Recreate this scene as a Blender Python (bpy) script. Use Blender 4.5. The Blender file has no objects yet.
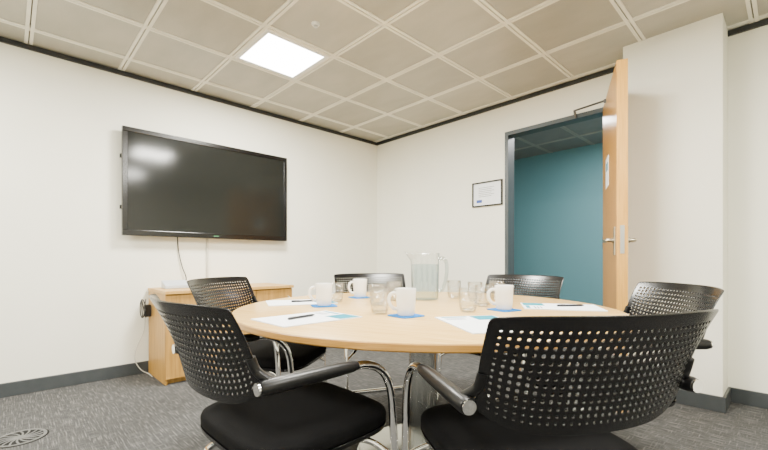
import bpy, bmesh, math, random
from mathutils import Vector, Matrix
random.seed(4)
PI = math.pi
COL = bpy.context.scene.collection
H = 0.96                       # eye height
TH = math.atan2(0.722, 0.692)  # heading of the view in the room
CAM = (3.828, -3.541)
CEIL = 2.516
CT, ST = math.cos(TH), math.sin(TH)

def cw(a, b):
    """metres right of / ahead of the tripod -> room coordinates"""
    return (CAM[0] + a*CT - b*ST, CAM[1] + a*ST + b*CT)

# ------------------------------------------------------------------ materials
def mat(name, col, rough=0.5, metal=0.0, **kw):
    m = bpy.data.materials.new(name); m.use_nodes = True
    b = m.node_tree.nodes['Principled BSDF']
    b.inputs['Base Color'].default_value = (*col, 1)
    b.inputs['Roughness'].default_value = rough
    b.inputs['Metallic'].default_value = metal
    for k, v in kw.items():
        b.inputs[k.replace('_', ' ')].default_value = v
    return m
def nodes(m): return m.node_tree.nodes, m.node_tree.links, m.node_tree.nodes['Principled BSDF']
def coord(m, scale=(1, 1, 1)):
    n, l, b = nodes(m)
    tc = n.new('ShaderNodeTexCoord'); mp = n.new('ShaderNodeMapping')
    mp.inputs['Scale'].default_value = scale
    l.new(tc.outputs['Object'], mp.inputs['Vector'])
    return mp.outputs['Vector']
def noise(m, vec, scale, detail=3, rough=0.5):
    n, l, b = nodes(m)
    t = n.new('ShaderNodeTexNoise'); t.inputs['Scale'].default_value = scale
    t.inputs['Detail'].default_value = detail; t.inputs['Roughness'].default_value = rough
    l.new(vec, t.inputs['Vector']); return t.outputs['Fac']
def ramp(m, fac, stops):
    n, l, b = nodes(m)
    r = n.new('ShaderNodeValToRGB'); l.new(fac, r.inputs['Fac'])
    e = r.color_ramp.elements
    while len(e) < len(stops): e.new(0.5)
    for i, (p, c) in enumerate(stops):
        e[i].position = p; e[i].color = (*c, 1)
    return r.outputs['Color']
def bump(m, h, strength=0.2, dist=0.002):
    n, l, b = nodes(m)
    bp = n.new('ShaderNodeBump'); bp.inputs['Strength'].default_value = strength
    bp.inputs['Distance'].default_value = dist
    l.new(h, bp.inputs['Height']); l.new(bp.outputs['Normal'], b.inputs['Normal'])
    return bp
def noisy(name, c1, c2, scale, rough=0.6, sv=(1, 1, 1), bs=0.0, lo=0.35, hi=0.65, detail=3, metal=0.0, bd=0.002, **kw):
    m = mat(name, c1, rough, metal, **kw)
    n, l, b = nodes(m)
    f = noise(m, coord(m, sv), scale, detail)
    l.new(ramp(m, f, [(lo, c1), (hi, c2)]), b.inputs['Base Color'])
    if bs: bump(m, f, bs, bd)
    return m

M = {}
M['wall'] = noisy('wall_paint', (0.82, 0.803, 0.698), (0.845, 0.828, 0.722), 2.0, 0.6, bs=0.0)
M['teal'] = noisy('teal_paint', (0.105, 0.255, 0.295), (0.11, 0.265, 0.305), 0.8, 0.6, detail=0)
M['slate'] = noisy('slate_paint', (0.036, 0.042, 0.046), (0.042, 0.048, 0.052), 20, 0.45)
M['frame_paint'] = noisy('door_frame_paint', (0.042, 0.054, 0.061), (0.048, 0.061, 0.068), 20, 0.4)
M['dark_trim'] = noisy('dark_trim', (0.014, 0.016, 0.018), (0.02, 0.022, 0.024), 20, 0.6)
M['grid'] = noisy('ceiling_grid_cream', (0.78, 0.755, 0.665), (0.82, 0.795, 0.70), 8, 0.45)
M['grid_dim'] = noisy('corridor_grid_shaded', (0.31, 0.31, 0.28), (0.34, 0.34, 0.31), 8, 0.5)  # room grid darkened: the corridor's dimness is put into the colour
M['tile_dim'] = noisy('corridor_tile_shaded', (0.19, 0.19, 0.18), (0.22, 0.22, 0.21), 5, 0.5)  # darker copy of the ceiling tile, corridor shade painted in
M['void'] = noisy('ceiling_void', (0.20, 0.185, 0.155), (0.22, 0.20, 0.17), 8, 0.8)
M['tabletop'] = noisy('pale_beech_top', (0.60, 0.365, 0.10), (0.72, 0.470, 0.165), 4, 0.25, sv=(1, 22, 1), detail=6)
M['edge'] = noisy('beech_edge', (0.36, 0.18, 0.035), (0.46, 0.25, 0.06), 5, 0.35, sv=(2, 2, 60), detail=4)
M['wood'] = noisy('beech_veneer', (0.48, 0.27, 0.065), (0.58, 0.345, 0.10), 5, 0.42, sv=(1.2, 14, 1.2), detail=5)
M['cabinet'] = noisy('cabinet_beech', (0.36, 0.19, 0.038), (0.48, 0.27, 0.066), 4, 0.45, sv=(14, 14, 1.0), detail=5)
M['door_wood'] = noisy('door_veneer', (0.36, 0.165, 0.026), (0.58, 0.295, 0.062), 5, 0.3, sv=(14, 22, 0.7), detail=6, lo=0.3, hi=0.7)
M['door_edge'] = noisy('door_lipping', (0.48, 0.24, 0.036), (0.66, 0.355, 0.074), 6, 0.3, sv=(40, 20, 0.7), detail=5)
M['plastic'] = noisy('black_plastic', (0.0035, 0.0035, 0.004), (0.005, 0.005, 0.0055), 200, 0.22, Specular_IOR_Level=0.42)
M['arm'] = noisy('arm_rubber', (0.0035, 0.0035, 0.004), (0.005, 0.005, 0.0055), 200, 0.34, Specular_IOR_Level=0.28)
M['fabric'] = noisy('black_fabric', (0.0014, 0.0014, 0.0016), (0.0038, 0.0038, 0.0042), 350, 0.95, bs=0.4, Specular_IOR_Level=0.10)
M['chrome'] = noisy('chrome', (0.88, 0.88, 0.88), (0.92, 0.92, 0.92), 3, 0.04, metal=1)
M['steel'] = noisy('brushed_steel', (0.50, 0.50, 0.50), (0.60, 0.60, 0.59), 6, 0.30, sv=(1, 1, 0.1), metal=1)
M['dark_steel'] = noisy('dark_steel', (0.10, 0.10, 0.10), (0.14, 0.14, 0.14), 6, 0.35, metal=1)
M['brass'] = noisy('satin_brass', (0.50, 0.45, 0.34), (0.58, 0.52, 0.40), 6, 0.28, metal=1)
M['column'] = noisy('polished_metal', (0.34, 0.35, 0.35), (0.40, 0.41, 0.41), 6, 0.20, metal=1)
M['bezel'] = noisy('gloss_black', (0.003, 0.003, 0.0035), (0.005, 0.005, 0.0055), 10, 0.18)
M['screen'] = noisy('screen_glass', (0.010, 0.011, 0.010), (0.011, 0.012, 0.011), 0.8, 0.115, detail=0, Specular_IOR_Level=0.34)
M['china'] = noisy('white_china', (0.83, 0.82, 0.78), (0.86, 0.85, 0.81), 5, 0.18)
M['blue'] = noisy('blue_coaster', (0.0, 0.13, 0.44), (0.0, 0.155, 0.50), 30, 0.8, Specular_IOR_Level=0.15)
M['paper'] = noisy('white_paper', (0.80, 0.83, 0.87), (0.84, 0.87, 0.90), 8, 0.6)
M['print'] = noisy('teal_print', (0.0, 0.19, 0.27), (0.0, 0.22, 0.31), 40, 0.7, Specular_IOR_Level=0.15)
M['ink'] = noisy('grey_ink', (0.10, 0.11, 0.13), (0.13, 0.14, 0.16), 40, 0.6)
M['pen'] = noisy('black_pen', (0.004, 0.004, 0.008), (0.006, 0.006, 0.01), 40, 0.3)
M['white'] = noisy('white_plastic', (0.80, 0.80, 0.78), (0.84, 0.84, 0.82), 8, 0.4)
M['cover'] = noisy('cover_plastic', (0.50, 0.48, 0.42), (0.54, 0.52, 0.46), 8, 0.4)
M['boxgrey'] = noisy('box_plastic', (0.46, 0.50, 0.54), (0.50, 0.54, 0.58), 8, 0.4)
M['cable'] = noisy('black_cable', (0.006, 0.006, 0.006), (0.01, 0.01, 0.01), 20, 0.5)
M['green'] = noisy('green_mark', (0.06, 0.22, 0.10), (0.08, 0.26, 0.12), 20, 0.5)
M['navy'] = noisy('navy_print', (0.02, 0.06, 0.30), (0.03, 0.08, 0.35), 30, 0.5)
M['grille'] = noisy('grey_grille', (0.085, 0.085, 0.083), (0.11, 0.11, 0.107), 20, 0.6)
M['matt_black'] = noisy('vent_backing_black', (0.018, 0.018, 0.018), (0.022, 0.022, 0.022), 20, 0.9, Specular_IOR_Level=0.05)  # plain black backing disc of the floor diffuser

def thin_glass(name, centre, edge, base, gain, wob=0.0, rough=0.04, p0=0.55, power=3.0):
    """thin-walled clear glass: lets light straight through, tints and mirrors towards grazing angles"""
    m = mat(name, (1, 1, 1), 0.02); n, l, b = nodes(m); n.remove(b)
    lw = n.new('ShaderNodeLayerWeight'); lw.inputs['Blend'].default_value = 0.5
    r = n.new('ShaderNodeValToRGB'); e = r.color_ramp.elements
    e[0].position = p0; e[0].color = (*centre, 1); e[1].position = 1.0; e[1].color = (*edge, 1)
    l.new(lw.outputs['Facing'], r.inputs['Fac'])
    t = n.new('ShaderNodeBsdfTransparent'); l.new(r.outputs['Color'], t.inputs['Color'])
    g = n.new('ShaderNodeBsdfGlossy'); g.inputs['Roughness'].default_value = rough
    tc = n.new('ShaderNodeTexCoord'); nz = n.new('ShaderNodeTexVoronoi'); nz.inputs['Scale'].default_value = 80
    l.new(tc.outputs['Object'], nz.inputs['Vector'])
    bp = n.new('ShaderNodeBump'); bp.inputs['Strength'].default_value = wob; bp.inputs['Distance'].default_value = 0.006
    l.new(nz.outputs['Distance'], bp.inputs['Height']); l.new(bp.outputs['Normal'], g.inputs['Normal'])
    if wob: l.new(bp.outputs['Normal'], lw.inputs['Normal'])
    pw = n.new('ShaderNodeMath'); pw.operation = 'POWER'; pw.inputs[1].default_value = power
    l.new(lw.outputs['Facing'], pw.inputs[0])
    mu = n.new('ShaderNodeMath'); mu.operation = 'MULTIPLY_ADD'; mu.use_clamp = True
    mu.inputs[1].default_value = gain; mu.inputs[2].default_value = base
    l.new(pw.outputs[0], mu.inputs[0])
    mx = n.new('ShaderNodeMixShader'); l.new(mu.outputs[0], mx.inputs['Fac'])
    out = [x for x in n if x.type == 'OUTPUT_MATERIAL'][0]
    l.new(t.outputs[0], mx.inputs[1]); l.new(g.outputs[0], mx.inputs[2]); l.new(mx.outputs[0], out.inputs['Surface'])
    return m
M['glass'] = thin_glass('clear_glass', (0.975, 0.985, 0.985), (0.45, 0.52, 0.52), 0.07, 0.65)
M['glass_solid'] = thin_glass('handle_glass', (0.82, 0.87, 0.87), (0.38, 0.45, 0.45), 0.18, 0.6)
M['dimple'] = thin_glass('tumbler_glass', (0.95, 0.965, 0.97), (0.22, 0.25, 0.26), 0.17, 0.75, 1.0, 0.03, 0.38, 2.2)
M['water'] = thin_glass('water', (0.80, 0.87, 0.89), (0.58, 0.69, 0.73), 0.06, 0.40)
def emit(name, col, s):
    m = mat(name, col, 0.4); n, l, b = nodes(m)
    b.inputs['Emission Color'].default_value = (*col, 1); b.inputs['Emission Strength'].default_value = s
    return m
M['diffuser'] = emit('light_diffuser', (1.0, 0.99, 0.96), 16.0)

# ceiling tile: per tile tone + fine perforation
GS = 0.587*H; GX0 = 0.283*H; GY0 = -0.055
ct = mat('ceiling_tile', (0.45, 0.40, 0.31), 0.34); n, l, b = nodes(ct)
tc = n.new('ShaderNodeTexCoord'); mp = n.new('ShaderNodeMapping')
mp.inputs['Location'].default_value = (-GX0/GS, -GY0/GS, 0); mp.inputs['Scale'].default_value = (1/GS, 1/GS, 0)
l.new(tc.outputs['Object'], mp.inputs['Vector'])
fl = n.new('ShaderNodeVectorMath'); fl.operation = 'FLOOR'; l.new(mp.outputs['Vector'], fl.inputs[0])
wn = n.new('ShaderNodeTexWhiteNoise'); wn.noise_dimensions = '2D'; l.new(fl.outputs['Vector'], wn.inputs['Vector'])
cA = ramp(ct, wn.outputs['Value'], [(0.0, (0.37, 0.352, 0.298)), (1.0, (0.44, 0.42, 0.36))])
nz = noise(ct, coord(ct, (1, 2.2, 1)), 3.0, 3)
nf = noise(ct, coord(ct, (1, 1, 1)), 160, 1)
cB = ramp(ct, nz, [(0.35, (0.92, 0.92, 0.915)), (0.65, (1.05, 1.05, 1.05))])
cC = ramp(ct, nf, [(0.35, (0.94, 0.94, 0.94)), (0.65, (1.04, 1.04, 1.04))])
mx = n.new('ShaderNodeMixRGB'); mx.blend_type = 'MULTIPLY'; mx.inputs['Fac'].default_value = 1
l.new(cA, mx.inputs[1]); l.new(cB, mx.inputs[2])
mx2 = n.new('ShaderNodeMixRGB'); mx2.blend_type = 'MULTIPLY'; mx2.inputs['Fac'].default_value = 1
l.new(mx.outputs[0], mx2.inputs[1]); l.new(cC, mx2.inputs[2]); l.new(mx2.outputs[0], b.inputs['Base Color'])
M['tile'] = ct

# carpet: mid grey loop pile with linear streaks
cp = mat('carpet', (0.1, 0.1, 0.1), 0.95, Specular_IOR_Level=0.15); n, l, b = nodes(cp)
n1 = noise(cp, coord(cp, (10, 140, 1)), 1.0, 2, 0.5)
n2 = noise(cp, coord(cp, (130, 12, 1)), 1.0, 2, 0.5)
sc = n.new('ShaderNodeMath'); sc.operation = 'MULTIPLY'; sc.inputs[1].default_value = 0.92; l.new(n2, sc.inputs[0])
ad = n.new('ShaderNodeMath'); ad.operation = 'MAXIMUM'; l.new(n1, ad.inputs[0]); l.new(sc.outputs[0], ad.inputs[1])
l.new(ramp(cp, ad.outputs[0], [(0.43, (0.046, 0.046, 0.047)), (0.57, (0.076, 0.075, 0.073)), (0.71, (0.155, 0.152, 0.146))]), b.inputs['Base Color'])
bump(cp, ad.outputs[0], 0.25, 0.003)
M['carpet'] = cp

# ------------------------------------------------------------------ geometry helpers
def bx(bm, x0, x1, y0, y1, z0, z1, mtx=None):
    vs = [bm.verts.new((x, y, z)) for z in (z0, z1) for y in (y0, y1) for x in (x0, x1)]
    for f in ((0, 2, 3, 1), (4, 5, 7, 6), (0, 1, 5, 4), (1, 3, 7, 5), (3, 2, 6, 7), (2, 0, 4, 6)):
        bm.faces.new([vs[i] for i in f])
    if mtx: bmesh.ops.transform(bm, matrix=mtx, verts=vs)
    return vs
def lathe(bm, prof, seg=40, c=(0, 0, 0), lobes=0, amp=0.0):
    rings = []
    for r, z in prof:
        if r < 1e-5: rings.append([bm.verts.new((c[0], c[1], c[2]+z))])
        else:
            ring = []
            for i in range(seg):
                a = 2*PI*i/seg; rr = r
                if lobes: rr = r + amp*abs(math.cos(lobes*a/2))*min(1, max(0, (0.085-z)/0.015))*min(1, max(0, (z-0.008)/0.01))
                ring.append(bm.verts.new((c[0]+rr*math.cos(a), c[1]+rr*math.sin(a), c[2]+z)))
            rings.append(ring)
    for A, B in zip(rings, rings[1:]):
        for i in range(seg):
            j = (i+1) % seg
            if len(A) == 1 and len(B) == 1: continue
            if len(A) == 1: bm.faces.new((A[0], B[j], B[i]))
            elif len(B) == 1: bm.faces.new((A[i], A[j], B[0]))
            else: bm.faces.new((A[i], A[j], B[j], B[i]))
    bmesh.ops.recalc_face_normals(bm, faces=bm.faces)
def path(pts, cuts, n=8):
    pts = [Vector(p) for p in pts]; out = [pts[0]]
    for i in range(1, len(pts)-1):
        c = cuts[i-1]; p = pts[i]
        a = p + (pts[i-1]-p).normalized()*c; d = p + (pts[i+1]-p).normalized()*c
        for k in range(n+1):
            t = k/n; out.append(a*(1-t)**2 + p*2*t*(1-t)*1.0 + d*t*t)
    out.append(pts[-1]); return out
def spline(pts, n=6):
    P = [Vector(p) for p in pts]; P = [P[0]]+P+[P[-1]]; out = []
    for i in range(1, len(P)-2):
        for k in range(n):
            t = k/n
            out.append(0.5*((2*P[i])+(P[i+1]-P[i-1])*t+(2*P[i-1]-5*P[i]+4*P[i+1]-P[i+2])*t*t+(-P[i-1]+3*P[i]-3*P[i+1]+P[i+2])*t**3))
    out.append(P[-2]); return out
def tube(bm, pts, r, seg=12, flat=1.0):
    pts = [Vector(p) for p in pts]; q = [pts[0]]
    for p in pts[1:]:
        if (p-q[-1]).length > 1e-5: q.append(p)
    pts = q; N = len(pts); rings = []; up = None
    for i, p in enumerate(pts):
        t = (pts[min(i+1, N-1)]-pts[max(i-1, 0)]).normalized()
        if up is None:
            up = Vector((0, 0, 1)) if abs(t.z) < 0.9 else Vector((1, 0, 0))
        up = (up - t*up.dot(t)).normalized(); s = t.cross(up)
        rr = r[i] if isinstance(r, (list, tuple)) else r
        rings.append([bm.verts.new(p + s*rr*math.cos(2*PI*k/seg) + up*rr*flat*math.sin(2*PI*k/seg)) for k in range(seg)])
    for A, B in zip(rings, rings[1:]):
        for i in range(seg):
            j = (i+1) % seg; bm.faces.new((A[i], A[j], B[j], B[i]))
    bm.faces.new(rings[0][::-1]); bm.faces.new(rings[-1])
def pad(bm, cx, cy, hw, hd, levels, e=4.0, seg=48):
    """rounded-rectangle cushion lofted through (scale, z) levels"""
    rings = []
    for s, z in levels:
        ring = []
        for i in range(seg):
            a = 2*PI*i/seg; c, d = math.cos(a), math.sin(a)
            x = math.copysign(abs(c)**(2/e), c)*(hw-(1-s)*0.2); y = math.copysign(abs(d)**(2/e), d)*(hd-(1-s)*0.2)
            ring.append(bm.verts.new((cx+x, cy+y, z)))
        rings.append(ring)
    for A, B in zip(rings, rings[1:]):
        for i in range(seg):
            j = (i+1) % seg; bm.faces.new((A[i], A[j], B[j], B[i]))
    bm.faces.new(rings[0][::-1]); bm.faces.new(rings[-1])
def obj(name, bm, m, parent=None, smooth=False, bev=0.0, loc=None, rotz=None):
    bmesh.ops.recalc_face_normals(bm, faces=bm.faces)
    me = bpy.data.meshes.new(name); bm.to_mesh(me); bm.free()
    me.materials.append(m)
    if smooth:
        me.polygons.foreach_set('use_smooth', [True]*len(me.polygons))
        try: me.set_sharp_from_angle(angle=math.radians(40))
        except Exception: pass
    o = bpy.data.objects.new(name, me); COL.objects.link(o)
    if parent: o.parent = parent
    if loc: o.location = loc
    if rotz is not None: o.rotation_euler = (0, 0, rotz)
    if bev:
        md = o.modifiers.new('bevel', 'BEVEL'); md.width = bev; md.segments = 2; md.limit_method = 'ANGLE'
    return o
def box_obj(name, dims, m, parent=None, bev=0.0, **k):
    bm = bmesh.new(); bx(bm, *dims); return obj(name, bm, m, parent, bev=bev, **k)
def struct(o): o['kind'] = 'structure'; return o
def tag(o, label, cat, group=None):
    o['label'] = label; o['category'] = cat
    if group: o['group'] = group
    return o
def thing(name, label, cat, loc=(0, 0, 0), rotz=0, group=None):
    o = bpy.data.objects.new(name, None); COL.objects.link(o); o.empty_display_size = 0.1
    o.location = loc; o.rotation_euler = (0, 0, rotz)
    return tag(o, label, cat, group)
def dup(root, loc, rotz, label=None):
    r = root.copy(); COL.objects.link(r); r.location = loc; r.rotation_euler = (0, 0, rotz)
    if label: r['label'] = label
    for ch in list(root.children):
        c = ch.copy(); COL.objects.link(c); c.parent = r
        for gch in list(ch.children):
            d = gch.copy(); COL.objects.link(d); d.parent = c
    return r

# ------------------------------------------------------------------ room shell
XR, YF = 5.7, -5.7
FW = 0.036                                   # door frame face width
OX0, OX1, OZ = 1.906, 2.865*H, 2.176         # door opening
T = 0.09
YC = 2.24*H                                  # far corridor wall
struct(box_obj('floor', (-0.6, XR+T, YF-T, YC+T, -0.1, 0.0), M['carpet']))
struct(box_obj('wall_left', (-T, 0, YF, T, 0, CEIL+0.1), M['wall']))
bm = bmesh.new(); g_ = 0.03
bx(bm, 0, OX0-g_, 0, T, 0, CEIL+0.1); bx(bm, OX1+g_, XR, 0, T, 0, CEIL+0.1); bx(bm, OX0-g_, OX1+g_, 0, T, OZ+g_, CEIL+0.1)
struct(obj('wall_back', bm, M['wall']))
struct(box_obj('wall_right', (XR, XR+T, YF, T, 0, CEIL+0.1), M['wall']))
struct(box_obj('wall_front', (-T, XR+T, YF-T, YF, 0, CEIL+0.1), M['wall']))
PX0, PX1, PY = 3.09*H, 3.668*H, -0.304*H
struct(box_obj('wall_pillar', (PX0, PX1, PY, 0, 0, CEIL+0.01), M['wall']))
struct(box_obj('wall_corridor', (-0.6, XR+T, YC, YC+T, 0, CEIL+0.1), M['teal']))
struct(box_obj('wall_corridor_end', (-0.7, -0.6, T, YC+T, 0, CEIL+0.1), M['wall']))
struct(box_obj('wall_corridor_near_end', (XR, XR+T, T, YC, 0, CEIL+0.1), M['wall']))

def cell(i, j): return GX0+i*GS, GY0+j*GS
def tiles(bm, x0, x1, y0, y1, skip=()):
    i0 = math.floor((x0-GX0)/GS); i1 = math.ceil((x1-GX0)/GS)
    j0 = math.floor((y0-GY0)/GS); j1 = math.ceil((y1-GY0)/GS)
    gp = 0.0245
    for i in range(i0, i1):
        for j in range(j0, j1):
            if (i, j) in skip: continue
            cx, cy = cell(i, j)
            a, c = max(cx+gp, x0), min(cx+GS-gp, x1); d, e = max(cy+gp, y0), min(cy+GS-gp, y1)
            if c-a < 0.01 or e-d < 0.01: continue
            bx(bm, a, c, d, e, CEIL+0.003, CEIL+0.02)
    return i0, i1, j0, j1
def grid(bm, i0, i1, j0, j1, x0, x1, y0, y1):
    """each line is a pair of pale strips with a fine gap between"""
    for s in (-1, 1):
        for i in range(i0, i1+1):
            x = GX0+i*GS+s*0.0135
            if x0+0.02 < x < x1: bx(bm, x-0.0100, x+0.0100, y0, y1, CEIL-0.002, CEIL+0.018)
        for j in range(j0, j1+1):
            y = GY0+j*GS+s*0.0135
            if y0 < y < y1-0.02: bx(bm, x0, x1, y-0.0100, y+0.0100, CEIL-0.0018, CEIL+0.018)
LC = [(1, -4), (4, -4), (7, -4), (1, -8), (4, -8), (7, -8)]
bm = bmesh.new(); R4 = tiles(bm, 0, XR, YF, 0, LC)
ceil_o = struct(obj('ceiling', bm, M['tile']))
bm = bmesh.new(); grid(bm, *R4, 0, XR, YF, 0)
obj('ceiling_grid', bm, M['grid'], ceil_o)
box_obj('ceiling_void', (-T, XR+T, YF-T, YC+T, CEIL+0.019, CEIL+0.12), M['void'], ceil_o)
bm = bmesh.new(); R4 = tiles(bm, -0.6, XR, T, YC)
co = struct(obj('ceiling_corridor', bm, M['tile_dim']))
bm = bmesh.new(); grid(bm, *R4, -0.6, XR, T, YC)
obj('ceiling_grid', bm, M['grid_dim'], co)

# dark shadow trims under the ceiling
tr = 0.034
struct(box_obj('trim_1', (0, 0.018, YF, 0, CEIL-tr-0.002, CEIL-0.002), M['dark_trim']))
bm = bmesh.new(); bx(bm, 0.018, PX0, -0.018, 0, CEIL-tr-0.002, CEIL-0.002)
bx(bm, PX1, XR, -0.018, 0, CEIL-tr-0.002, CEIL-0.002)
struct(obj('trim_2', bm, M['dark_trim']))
# baseboards
bh = 0.098
struct(box_obj('baseboard_left', (0, 0.016, YF, 0, 0, bh), M['slate'], bev=0.003))
bm = bmesh.new(); bx(bm, 0.016, OX0-FW, -0.016, 0, 0, bh); bx(bm, OX1+FW, PX0-0.016, -0.016, 0, 0, bh); bx(bm, PX1+0.016, XR, -0.016, 0, 0, bh)
struct(obj('baseboard_back', bm, M['slate'], bev=0.003))
bm = bmesh.new(); bx(bm, PX0-0.016, PX1+0.016, PY-0.016, PY, 0, bh); bx(bm, PX0-0.016, PX0, PY, 0, 0, bh); bx(bm, PX1, PX1+0.016, PY, 0, 0, bh)
struct(obj('baseboard_pillar', bm, M['slate'], bev=0.003))
struct(box_obj('baseboard_corridor', (-0.6, XR, YC-0.016, YC, 0, bh), M['slate']))

# door frame
bm = bmesh.new()
def jamb(x0, x1, z0, z1): bx(bm, x0, x1, -0.022, 0.0, z0, z1)
jamb(OX0-FW, OX0, 0, OZ+FW); jamb(OX1, OX1+FW, 0, OZ+FW); jamb(OX0, OX1, OZ, OZ+FW)
bx(bm, OX0-0.028, OX0, 0.0, T+0.008, 0, OZ+0.028); bx(bm, OX1, OX1+0.028, 0.0, T+0.008, 0, OZ+0.028); bx(bm, OX0, OX1, 0.0, T+0.008, OZ, OZ+0.028)
struct(obj('trim_3', bm, M['frame_paint']))

# door leaf, open into the room
LL, LT, LZ = 0.85, 0.060, 2.20
RD = math.radians(22.1)
door = thing('door_1', 'open beech veneer door swung into the room beside the white pillar', 'door', (OX1, -0.026, 0), RD)
door['kind'] = 'structure'
box_obj('door_leaf', (0, LT, -LL+0.006, 0, 0.008, LZ), M['door_wood'], door, bev=0.002)
box_obj('door_edge', (0.0, LT, -LL, -LL+0.006, 0.008, LZ), M['door_edge'], door)
box_obj('lock_plate', (LT/2-0.012, LT/2+0.012, -LL-0.002, -LL, 1.00, 1.175), M['steel'], door)
hz = 1.085
for s, x0 in ((-1, 0.0), (1, LT)):
    x1 = x0+s*0.009
    box_obj('handle_plate', (min(x0, x1), max(x0, x1), -LL+0.035, -LL+0.085, 0.99, 1.17), M['brass'], door, bev=0.002)
    bm = bmesh.new()
    tube(bm, [(x1, -LL+0.06, hz), (x1+s*0.010, -LL+0.06, hz)], 0.018, 24)
    tube(bm, path([(x1, -LL+0.06, hz), (x1+s*0.040, -LL+0.06, hz), (x1+s*0.040, -LL+0.18, hz)], [0.016]), 0.0115, 14)
    hd = obj('lever_handle', bm, M['brass'], door, smooth=True); hd['label'] = 'satin metal lever handle'
sg = box_obj('door_notice', (-0.002, 0, -0.42, -0.24, 1.50, 1.72), M['paper'], door); sg['label'] = 'small white notice fixed to the door face'
box_obj('notice_print', (-0.0025, -0.002, -0.38, -0.28, 1.62, 1.68), M['print'], sg)
for z in (0.25, 1.1, 1.95):
    bm = bmesh.new(); tube(bm, [(0.004, 0.006, z-0.05), (0.004, 0.006, z+0.05)], 0.006, 10); obj('hinge', bm, M['dark_steel'], door, smooth=True)
bm = bmesh.new()
def dl(wx, wy, z):   # room -> door local
    dx, dy = wx-OX1, wy+0.026
    return (dx*math.cos(RD)+dy*math.sin(RD), -dx*math.sin(RD)+dy*math.cos(RD), z)
tube(bm, [dl(2.54, -0.035, OZ+0.0), dl(2.54, -0.06, OZ+0.060)], 0.010, 10)
tube(bm, [dl(2.54, -0.06, OZ+0.055), (-0.012, -0.30, OZ-0.02)], 0.0075, 10)
tube(bm, [(-0.012, -0.30, OZ-0.035), (-0.012, -0.30, OZ-0.010)], 0.009, 10)
obj('door_closer_arm', bm, M['dark_steel'], door, smooth=True)

# ------------------------------------------------------------------ ceiling lights
LLAB = ['square recessed ceiling light panel glowing above the television wall', 'square ceiling light panel directly over the table side nearest the door',
        'square ceiling light panel nearest the right wall behind the pillar', 'square ceiling light panel at the rear left of the room',
        'square ceiling light panel at the rear middle of the room', 'square ceiling light panel at the rear right of the room']
EN = [128, 110, 80, 94, 80, 66]
for k, (i, j) in enumerate(LC):
    cx, cy = cell(i, j); cx += GS/2; cy += GS/2
    t = thing('ceiling_light', LLAB[k], 'ceiling light', (cx, cy, CEIL-0.005), 0, 'square ceiling light panels')
    o, q = GS/2-0.0235, 0.230
    bm = bmesh.new()
    bx(bm, -o, o, -o, -q, 0.0, 0.02); bx(bm, -o, o, q, o, 0.0, 0.02); bx(bm, -o, -q, -q, q, 0.0, 0.02); bx(bm, q, o, -q, q, 0.0, 0.02)
    obj('light_frame', bm, M['white'], t)
    box_obj('diffuser', (-q, q, -q, q, 0.002, 0.02), M['diffuser'], t)
    ld = bpy.data.lights.new('panel_glow', 'AREA'); ld.shape = 'SQUARE'; ld.size = 0.45; ld.energy = EN[k]; ld.color = (1.0, 0.970, 0.872)
    lo = bpy.data.objects.new('panel_glow', ld); COL.objects.link(lo); lo.location = (cx, cy, CEIL-0.02)
ld = bpy.data.lights.new('corridor_glow', 'AREA'); ld.shape = 'RECTANGLE'; ld.size = 2.5; ld.size_y = 0.5; ld.energy = 118; ld.color = (1, 0.99, 0.96)
lo = bpy.data.objects.new('corridor_glow', ld); COL.objects.link(lo); lo.location = (3.2, 0.9, CEIL-0.03)

sx, sy = 1.722*H, -2.166*H
t = thing('smoke_detector', 'small round white detector on the ceiling tile beside the light panel', 'smoke detector', (sx, sy, CEIL+0.003))
bm = bmesh.new(); lathe(bm, [(0, 0), (0.028, 0), (0.028, -0.008), (0.022, -0.016), (0, -0.016)], 28); obj('detector_base', bm, M['white'], t, smooth=True)
bm = bmesh.new(); lathe(bm, [(0, -0.016), (0.014, -0.016), (0.012, -0.026), (0, -0.028)], 20); obj('detector_head', bm, M['steel'], t, smooth=True)

# ------------------------------------------------------------------ television
ty0, ty1, tz0, tz1 = -2.878, -1.3925, 1.161, 2.046
tv = thing('television', 'large wall-mounted flat television with black bezel above the cabinet', 'television', (0, (ty0+ty1)/2, tz0))
w2, th = (ty1-ty0)/2, tz1-tz0
bm = bmesh.new(); bz = 0.038
bx(bm, 0.055, 0.092, -w2, w2, 0, bz+0.008); bx(bm, 0.055, 0.092, -w2, w2, th-bz, th)
bx(bm, 0.055, 0.092, -w2, -w2+bz, bz+0.008, th-bz); bx(bm, 0.055, 0.092, w2-bz, w2, bz+0.008, th-bz)
obj('bezel', bm, M['bezel'], tv, bev=0.003)
box_obj('screen', (0.06, 0.085, -w2+bz, w2-bz, bz+0.008, th-bz), M['screen'], tv)
box_obj('back_housing', (0.02, 0.06, -w2+0.06, w2-0.06, 0.05, th-0.05), M['plastic'], tv)
for z in (0.22, 0.64):
    box_obj('mount_bracket', (0.0, 0.03, -w2-0.004, -w2+0.12, z, z+0.03), M['bezel'], tv)
lg = box_obj('maker_mark', (0.092, 0.0928, -0.022, 0.022, 0.018, 0.026), M['green'], tv); lg['label'] = 'tiny green mark on the lower bezel'

# cables from the television
bm = bmesh.new(); tube(bm, spline([(0.02, -2.45, 1.20), (0.015, -2.44, 1.05), (0.02, -2.41, 0.9), (0.03, -2.38, 0.80), (0.05, -2.40, 0.727)]), 0.0045, 8)
tag(obj('cable', bm, M['cable'], smooth=True), 'thin black cable hanging from the television to the cabinet top', 'cable')
tag(box_obj('cable_cover', (0, 0.018, -2.198, -2.180, 0.7222, 1.20), M['cover'], bev=0.002), 'slim pale cable cover on the wall under the television', 'cable cover')

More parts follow.
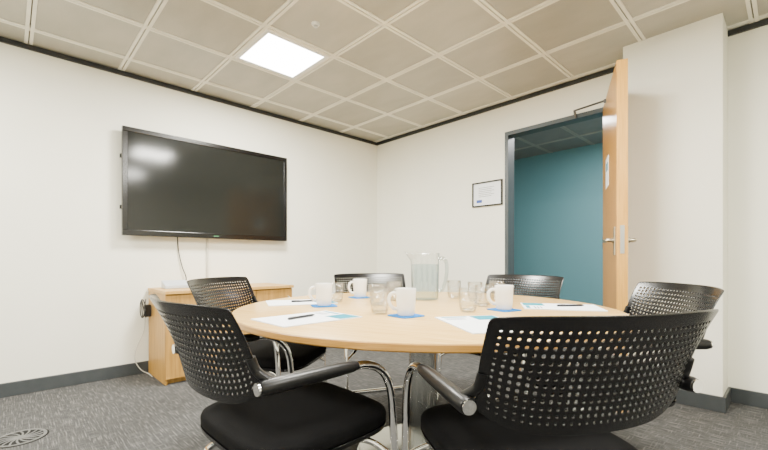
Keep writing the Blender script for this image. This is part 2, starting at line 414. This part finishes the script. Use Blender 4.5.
# ------------------------------------------------------------------ cabinet
cy0, cy1, cd, chh = -2.676, -1.585, 0.53, 0.722
cb = thing('cabinet', 'low beech cabinet against the wall beneath the television', 'cabinet', (0.017, (cy0+cy1)/2, 0))
wv = (cy1-cy0)/2
bm = bmesh.new()
bx(bm, 0, cd-0.04, -wv, -wv+0.018, 0.0, chh-0.025); bx(bm, 0, cd-0.04, wv-0.018, wv, 0, chh-0.025)
bx(bm, 0, 0.012, -wv+0.018, wv-0.018, 0.05, chh-0.025); bx(bm, 0.012, cd-0.04, -wv+0.018, wv-0.018, 0.05, 0.068)
bx(bm, cd-0.09, cd-0.075, -wv+0.018, wv-0.018, 0, 0.05)
obj('cabinet_body', bm, M['cabinet'], cb, bev=0.001)
box_obj('cabinet_top', (0, cd-0.005, -wv-0.006, wv+0.006, chh-0.025, chh), M['wood'], cb, bev=0.002)
nd = 3; dw = 2*wv/nd
for k in range(nd):
    d = box_obj('cabinet_door', (cd-0.04, cd-0.022, -wv+k*dw+0.003, -wv+(k+1)*dw-0.003, 0.045, chh-0.032), M['cabinet'], cb, bev=0.0015)
    bm = bmesh.new(); yy = -wv+(k+1)*dw-0.05
    tube(bm, path([(cd-0.022, yy, 0.50), (cd+0.004, yy, 0.50), (cd+0.004, yy, 0.62), (cd-0.022, yy, 0.62)], [0.01, 0.01]), 0.005, 10)
    obj('door_handle', bm, M['steel'], d, smooth=True)
t = thing('control_box', 'small white control box lying on the cabinet under the television', 'box', (0.22, -2.52, chh))
bm = bmesh.new(); v8 = bx(bm, -0.06, 0.06, -0.095, 0.095, 0.0, 0.068)
for v_ in v8:
    if v_.co.z > 0.01 and v_.co.x > 0: v_.co.z = 0.03
obj('box_body', bm, M['boxgrey'], t, bev=0.005)
# adaptors and cable at the side of the cabinet
t = thing('power_adaptor', 'black power adaptor with tangled lead hanging beside the cabinet', 'adaptor', (0.12, cy0-0.032, 0.49))
box_obj('adaptor_body', (-0.022, 0.022, -0.022, 0.024, 0.0, 0.10), M['cable'], t, bev=0.005)
bm = bmesh.new()
pts = [(0.0+0.028*math.cos(a), -0.028+0.018*math.sin(a*0.7), 0.07+0.075*math.sin(a)) for a in [k*0.6 for k in range(32)]]
tube(bm, spline(pts, 3), 0.0038, 8)
obj('coiled_lead', bm, M['cable'], t, smooth=True)
bm = bmesh.new(); tube(bm, spline([(0.05, cy0-0.03, 0.50), (0.04, cy0-0.04, 0.36), (0.05, cy0-0.09, 0.24), (0.06, cy0-0.11, 0.14), (0.08, cy0-0.07, 0.05), (0.11, cy0-0.02, 0.012), (0.2, cy0-0.015, 0.006)]), 0.0035, 8)
tag(obj('cable', bm, M['cover'], smooth=True), 'pale cable looping down to the carpet at the cabinet side', 'cable')

# ------------------------------------------------------------------ framed certificate
t = thing('framed_certificate', 'small black framed certificate on the wall left of the doorway', 'picture frame', (1.665, 0, 1.637))
fw, fh = 0.172, 0.126
bm = bmesh.new(); e = 0.012
bx(bm, -fw, fw, -0.02, 0, -fh, -fh+e); bx(bm, -fw, fw, -0.02, 0, fh-e, fh); bx(bm, -fw, -fw+e, -0.02, 0, -fh+e, fh-e); bx(bm, fw-e, fw, -0.02, 0, -fh+e, fh-e)
obj('frame', bm, M['bezel'], t)
pp = box_obj('certificate_paper', (-fw+e, fw-e, -0.008, 0, -fh+e, fh-e), M['paper'], t)
bm = bmesh.new()
for k in range(6): bx(bm, -0.10, 0.08-0.03*(k % 2), -0.0088, -0.008, 0.065-k*0.018, 0.069-k*0.018)
obj('printed_lines', bm, M['ink'], pp)
box_obj('printed_emblem', (-0.125, -0.06, -0.0088, -0.008, -0.085, -0.055), M['navy'], pp)

# ------------------------------------------------------------------ floor diffuser
t = thing('floor_diffuser', 'round dark slotted air diffuser set in the carpet', 'floor vent', (*cw(-1.963, 2.114), 0))
bm = bmesh.new(); lathe(bm, [(0, 0.001), (0.121, 0.001), (0.119, 0.002), (0, 0.002)], 40); obj('diffuser_backing', bm, M['matt_black'], t)
bm = bmesh.new(); lathe(bm, [(0.098, 0.002), (0.098, 0.0045), (0.112, 0.0045), (0.112, 0.002)], 48); obj('diffuser_rim', bm, M['grille'], t, smooth=True)
bm = bmesh.new(); lathe(bm, [(0, 0.002), (0.026, 0.002), (0.026, 0.005), (0, 0.005)], 24)
for k in range(16):
    aa = 2*PI*k/16; P = []
    for q in range(7):
        r = 0.022+q*0.0127; an = aa+q*0.06
        P.append((r*math.cos(an), r*math.sin(an), 0.0032))
    tube(bm, P, 0.0045, 6, 0.5)
obj('diffuser_fins', bm, M['grille'], t, smooth=True)

# ------------------------------------------------------------------ round table
TC = (0.195, 1.97); TZ = 0.73; TR = 0.90
tw = cw(*TC)
tb = thing('round_table', 'large round pale beech meeting table on a silver column', 'table', (*tw, 0), math.radians(20))
bm = bmesh.new(); lathe(bm, [(0, TZ-0.003), (TR-0.003, TZ-0.003), (TR-0.003, TZ-0.0004), (TR-0.004, TZ), (0, TZ)], 128); obj('tabletop', bm, M['tabletop'], tb, smooth=True)
bm = bmesh.new(); lathe(bm, [(0, TZ-0.026), (TR-0.004, TZ-0.026), (TR, TZ-0.022), (TR, TZ-0.004), (TR-0.0028, TZ-0.001), (TR-0.0029, TZ-0.003), (0, TZ-0.003)], 128); obj('tabletop_edge', bm, M['edge'], tb, smooth=True)
bm = bmesh.new(); lathe(bm, [(0, 0.02), (0.07, 0.02), (0.07, TZ-0.032), (0, TZ-0.032)], 48); obj('column', bm, M['column'], tb, smooth=True)
bm = bmesh.new(); lathe(bm, [(0, 0), (0.33, 0), (0.33, 0.006), (0.31, 0.012), (0.09, 0.022), (0, 0.022)], 64); obj('base_plate', bm, M['column'], tb, smooth=True)
bm = bmesh.new(); lathe(bm, [(0, TZ-0.034), (0.2, TZ-0.034), (0.2, TZ-0.026), (0, TZ-0.026)], 48); obj('mounting_plate', bm, M['column'], tb, smooth=True)

# ------------------------------------------------------------------ chairs
def backrest_mesh():
    """gently curved panel with close rows of small round holes that shrink towards a plain rim"""
    bm = bmesh.new()
    NC, NR = 30, 13
    def P(u, v):
        zb = 0.600+0.058*abs(u)**5.0; zt = 0.860-0.006*abs(u)**5
        z = zb*(1-v)+zt*v
        w = 0.262+0.011*v**0.8
        y = -0.066*(1-abs(u)**2.0) - 0.26*(z-0.67) - 0.9*max(0, z-0.67)**2
        return Vector((u*w, y, z))
    um, vb, vt = 0.060, 0.075, 0.100
    us = [-1, -1+um*0.35]+[-1+um+(2-2*um)*i/NC for i in range(NC+1)]+[1-um*0.35, 1]
    vs = [0, vb*0.35]+[vb+(1-vb-vt)*j/NR for j in range(NR+1)]+[1-vt*0.35, 1]
    G = {}
    for i, u in enumerate(us):
        for j, v in enumerate(vs):
            if (i in (0, len(us)-1)) and (j in (0, len(vs)-1)):   # clipped corners
                G[i, j] = bm.verts.new(P(u*0.985, 0.018 if j == 0 else 0.982))
            else: G[i, j] = bm.verts.new(P(u, v))
    for i in range(len(us)-1):
        for j in range(len(vs)-1):
            q = [G[i, j], G[i+1, j], G[i+1, j+1], G[i, j+1]]
            if 2 <= i <= NC+1 and 2 <= j <= NR+1:
                u0, u1, v0, v1 = us[i], us[i+1], vs[j], vs[j+1]
                du, dv = (u1-u0), (v1-v0)
                rim = min(i-2, NC+1-i, j-2, NR+1-j)
                k = {0: 0.345, 1: 0.305, 2: 0.28}.get(rim, 0.262)
                ins = [bm.verts.new(P(u, v)) for u, v in ((u0+du*k, v0+dv*k), (u1-du*k, v0+dv*k), (u1-du*k, v1-dv*k), (u0+du*k, v1-dv*k))]
                for c in range(4):
                    d = (c+1) % 4; bm.faces.new((q[c], q[d], ins[d], ins[c]))
            else: bm.faces.new(q)
    return bm
def make_chair(label):
    t = thing('meeting_chair', label, 'chair', (0, 0, 0), 0, 'meeting chairs around the round table')
    bk = obj('backrest', backrest_mesh(), M['plastic'], t, smooth=False)
    bk.data.polygons.foreach_set('use_smooth', [True]*len(bk.data.polygons))
    md = bk.modifiers.new('thickness', 'SOLIDIFY'); md.thickness = 0.0045; md.offset = 0
    md = bk.modifiers.new('round', 'SUBSURF'); md.levels = 2; md.render_levels = 2
    bk['label'] = 'black perforated plastic backrest'
    ax = 0.286; ly = 0.455
    p = path([(ax, 0.02, 0.667), (ax, ly-0.05, 0.667), (ax, ly, 0.0125), (0.27, 0.0, 0.0125), (-0.27, 0.0, 0.0125), (-ax, ly, 0.0125), (-ax, ly-0.05, 0.667), (-ax, 0.02, 0.667)],
             [0.14, 0.07, 0.07, 0.07, 0.07, 0.14], 10)
    bm = bmesh.new(); tube(bm, p, 0.012, 16); f_ = obj('tube_frame', bm, M['chrome'], t, smooth=True); f_['label'] = 'chrome cantilever tube frame'
    bm = bmesh.new()
    for s in (-1, 1):
        tube(bm, path([(s*ax, ly-0.024, 0.35), (s*0.20, ly-0.07, 0.414), (s*0.20, 0.10, 0.414)], [0.07]), 0.010, 12)
    bx(bm, -0.2, 0.2, 0.14, 0.17, 0.410, 0.424); bx(bm, -0.2, 0.2, 0.34, 0.37, 0.410, 0.424)
    obj('seat_support', bm, M['chrome'], t, smooth=True)
    bm = bmesh.new(); pad(bm, 0, 0.255, 0.248, 0.245, [(0.9, 0.422), (0.98, 0.424), (1.0, 0.436), (1.0, 0.440)], 4.5); obj('seat_shell', bm, M['plastic'], t, smooth=True)
    bm = bmesh.new(); pad(bm, 0, 0.255, 0.248, 0.245, [(0.97, 0.440), (1.0, 0.447), (1.0, 0.466), (0.98, 0.476), (0.93, 0.482), (0.8, 0.485), (0.4, 0.486)], 4.5); obj('seat', bm, M['fabric'], t, smooth=True)
    for s in (-1, 1):
        bm = bmesh.new()
        tube(bm, [(s*ax, -0.018, 0.668), (s*ax, -0.008, 0.668), (s*ax, 0.06, 0.668), (s*ax, 0.20, 0.668), (s*ax, 0.255, 0.667), (s*ax, 0.275, 0.667)], [0.017, 0.0200, 0.0205, 0.019, 0.0165, 0.0125], 24, 0.92)
        tube(bm, spline([(s*(ax-0.002), 0.03, 0.672), (s*(ax-0.012), 0.008, 0.684), (s*(ax-0.026), -0.010, 0.704), (s*(ax-0.030), -0.022, 0.735)], 4), 0.014, 14, 0.8)
        ar = obj('armrest', bm, M['arm'], t, smooth=True)
        bm = bmesh.new(); tube(bm, [(s*ax, -0.023, 0.668), (s*ax, -0.0175, 0.668)], 0.0150, 24)
        obj('end_cap', bm, M['chrome'], ar, smooth=True)
    return t
chairs = [  # place, where it faces, label
    ((0.442, 0.862), (-0.230, 0.973), 'perforated black chair with chrome arms nearest at the right front of the table'),
    ((-0.472, 1.098), (0.708, 0.706), 'perforated black chair with black seat nearest at the left front of the table'),
    ((-0.845, 2.19), None, 'perforated black chair at the far left of the table before the cabinet'),
    ((-0.082, 2.85), None, 'black chair behind the table facing forward, left of the water jug'),
    ((0.868, 2.56), None, 'black chair behind the table in front of the doorway'),
    ((1.135, 1.645), (-1.0, 0.10), 'perforated black chair at the right end of the table by the pillar'),
]
first = None
for (px_, py_), face, lab in chairs:
    if face is None: face = (TC[0]-px_, TC[1]-py_)
    rz = math.atan2(-face[0], face[1])+TH; loc = (*cw(px_, py_), 0)
    if first is None:
        first = make_chair(lab); first.location = loc; first.rotation_euler = (0, 0, rz)
    else: dup(first, loc, rz, lab)

# ------------------------------------------------------------------ things on the table
def at(px, b): return cw((px-384)/392*b, b)
def make_mug():
    t = thing('mug', '', 'mug', (0, 0, 0), 0, 'white mugs on the table')
    bm = bmesh.new()
    lathe(bm, [(0, 0.004), (0.027, 0.004), (0.029, 0), (0.033, 0.001), (0.0360, 0.008), (0.0385, 0.040), (0.0408, 0.080), (0.0420, 0.108), (0.0412, 0.110), (0.0400, 0.108), (0.0385, 0.080), (0.036, 0.040), (0.033, 0.010), (0, 0.007)], 40)
    obj('mug_body', bm, M['china'], t, smooth=True)
    bm = bmesh.new(); tube(bm, spline([(0.038, 0, 0.088), (0.054, 0, 0.091), (0.067, 0, 0.080), (0.071, 0, 0.060), (0.062, 0, 0.038), (0.048, 0, 0.026), (0.0365, 0, 0.028)], 5), 0.0052, 12, 1.3)
    obj('handle', bm, M['china'], t, smooth=True)
    return t
mugs = [(324, 1.96, 190, 'white mug on a blue coaster, furthest left on the table'),
        (360, 2.40, 200, 'white mug on a blue coaster behind the glasses, furthest back'),
        (406, 1.61, 185, 'white mug on a blue coaster at the near middle of the table'),
        (504, 1.80, 175, 'white mug on a blue coaster right of the jug, furthest right')]
clab = ['blue coaster under the furthest left white mug', 'blue coaster under the furthest back white mug',
        'blue coaster under the near middle white mug', 'blue coaster under the furthest right white mug']
mg = None; cs = None
for k, (px, b, hr, lab) in enumerate(mugs):
    x, y = at(px, b)
    if cs is None:
        bm = bmesh.new(); pad(bm, 0, 0, 0.060, 0.060, [(1, 0), (1, 0.003), (0.995, 0.0035)], 7, 40)
        cs = c_ = obj('coaster', bm, M['blue'])
    else: c_ = cs.copy(); COL.objects.link(c_)
    c_.location = (x, y, TZ+0.0003); c_.rotation_euler = (0, 0, TH+math.radians([20, 30, 38, 30][k]))
    tag(c_, clab[k], 'coaster', 'blue coasters under the mugs')
    loc = (x, y, TZ+0.004); rz = TH+math.radians(hr)
    if mg is None: mg = make_mug(); mg.location = loc; mg.rotation_euler = (0, 0, rz); mg['label'] = lab
    else: dup(mg, loc, rz, lab)
bm = bmesh.new()
lathe(bm, [(0, 0.0), (0.029, 0), (0.032, 0.003), (0.0345, 0.015), (0.0365, 0.045), (0.038, 0.075), (0.0398, 0.100), (0.0406, 0.1025), (0.0402, 0.1055), (0.0388, 0.1060), (0.0380, 0.1030), (0.0384, 0.100)], 96, lobes=12, amp=0.0028)
lathe(bm, [(0, 0.012), (0.0325, 0.012)], 96)
gl = obj('tumbler', bm, M['dimple'], smooth=True)
gls = [(380, 1.68, 'clear glass tumbler just left of the near middle mug'),
       (377, 2.00, 'clear glass tumbler behind the one beside the near middle mug'),
       (336, 2.14, 'clear glass tumbler behind the furthest left mug'),
       (454, 2.36, 'clear glass tumbler right of the water jug, furthest back'),
       (468, 1.74, 'clear glass tumbler between jug and right mug, nearest front'),
       (483, 1.95, 'clear glass tumbler just left of the right mug'),
       (497, 2.28, 'clear glass tumbler standing behind the right mug'),
       (394, 2.24, 'clear glass tumbler between the near middle mug and the jug'),
       (475, 2.20, 'clear glass tumbler in the middle of the cluster right of the jug')]
for k, (px, b, lab) in enumerate(gls):
    o = gl if k == 0 else gl.copy()
    if k: COL.objects.link(o)
    o.location = (*at(px, b), TZ+0.0003); o.rotation_euler = (0, 0, k*0.7)
    tag(o, lab, 'glass', 'clear glass tumblers')
# water jug
jx, jy = at(425, 2.28)
jt = thing('water_jug', 'tall clear glass jug of water with handle in the table middle', 'jug', (jx, jy, TZ+0.0003), TH)
bm = bmesh.new()
prof = [(0, 0), (0.070, 0), (0.077, 0.004), (0.079, 0.05), (0.080, 0.15), (0.081, 0.225), (0.083, 0.262), (0.0845, 0.266), (0.083, 0.269), (0.0810, 0.266)]
lathe(bm, prof, 56)
for v_ in bm.verts:          # pouring lip
    if v_.co.z > 0.222:
        an = math.atan2(v_.co.y, v_.co.x); d = abs(abs(an)-PI)
        if d < 0.5:
            k = math.cos(d/0.5*PI/2)**2*((v_.co.z-0.222)/0.045)
            v_.co.x -= 0.034*k; v_.co.z += 0.010*k; v_.co.y *= 1-0.4*k
obj('jug_body', bm, M['glass'], jt, smooth=True)
bm = bmesh.new(); tube(bm, spline([(0.080, 0, 0.230), (0.098, 0, 0.241), (0.121, 0, 0.223), (0.127, 0, 0.168), (0.117, 0, 0.10), (0.098, 0, 0.055), (0.079, 0, 0.050)], 6), 0.0085, 12, 1.2)
obj('jug_handle', bm, M['glass_solid'], jt, smooth=True)
bm = bmesh.new(); lathe(bm, [(0, 0.003), (0.0735, 0.005), (0.0765, 0.05), (0.0775, 0.15), (0.0780, 0.205), (0, 0.205)], 48)
obj('water', bm, M['water'], jt, smooth=True)
# notepads with pens
def make_pad(w, h, label):
    t = thing('notepad', label, 'notepad', (0, 0, 0), 0, 'white notepads with teal print')
    bm = bmesh.new(); bx(bm, -w, w, -h, h, 0, 0.0035); obj('sheets', bm, M['paper'], t)
    box_obj('teal_block', (w-0.110, w-0.006, h-0.105, h-0.006, 0.0035, 0.0038), M['print'], t)
    box_obj('teal_strip', (-w+0.02, w-0.125, h-0.030, h-0.012, 0.0035, 0.0038), M['print'], t)
    bm = bmesh.new()
    for k in range(3): bx(bm, -w+0.02, -w+0.10, h-0.055-k*0.014, h-0.049-k*0.014, 0.0035, 0.0037)
    obj('printed_lines', bm, M['ink'], t)
    return t
def make_pen():
    t = thing('pen', '', 'pen', (0, 0, 0), 0, 'black pens on the notepads')
    bm = bmesh.new(); tube(bm, [(-0.07, 0, 0.005), (-0.066, 0, 0.005), (0.055, 0, 0.005), (0.068, 0, 0.005)], [0.0035, 0.0048, 0.0048, 0.0015], 12); obj('barrel', bm, M['pen'], t, smooth=True)
    bm = bmesh.new(); bx(bm, -0.066, -0.03, -0.001, 0.001, 0.0100, 0.0112); bx(bm, -0.066, -0.062, -0.001, 0.001, 0.009, 0.0112); obj('clip', bm, M['steel'], t)
    return t
pads = [((-0.300, 1.54), -46, 'white notepad with black pen before the near left chair', 'black pen lying on the near left notepad', (-0.02, -0.01), 55),
        ((-0.45, 2.12), -70, 'white notepad on the table before the far left chair', 'black pen lying on the far left notepad', (0.02, 0.0), 20),
        ((0.86, 1.91), 75, 'white notepad with teal corner at the right end of the table', 'black pen lying on the notepad at the table right end', (0.05, 0.0), 5),
        ((0.36, 1.41), 12, 'white notepad half hidden behind the near right chair back', None, (0, 0), 0)]
pd = None; pn = None
for (a, b), rot, lab, plab, po, pr in pads:
    loc = (*cw(a, b), TZ+0.0003); rz = TH+math.radians(rot)
    if pd is None: pd = make_pad(0.125, 0.175, lab); pd.location = loc; pd.rotation_euler = (0, 0, rz)
    else: dup(pd, loc, rz, lab)
    if plab:
        loc = (*cw(a+po[0], b+po[1]), TZ+0.0041); rz = TH+math.radians(pr)
        if pn is None: pn = make_pen(); pn.location = loc; pn.rotation_euler = (0, 0, rz); pn['label'] = plab
        else: dup(pn, loc, rz, plab)

# ------------------------------------------------------------------ world and camera
w = bpy.data.worlds.new('world'); bpy.context.scene.world = w; w.use_nodes = True
w.node_tree.nodes['Background'].inputs['Color'].default_value = (1, 0.96, 0.9, 1)
w.node_tree.nodes['Background'].inputs['Strength'].default_value = 0.3
cd_ = bpy.data.cameras.new('camera'); cam = bpy.data.objects.new('camera', cd_); COL.objects.link(cam)
cam.location = (CAM[0], CAM[1], H); cam.rotation_euler = (PI/2, 0, TH)
cd_.sensor_width = 36; cd_.lens = 392/768*36; cd_.shift_y = 35/768; cd_.clip_start = 0.02
bpy.context.scene.camera = cam
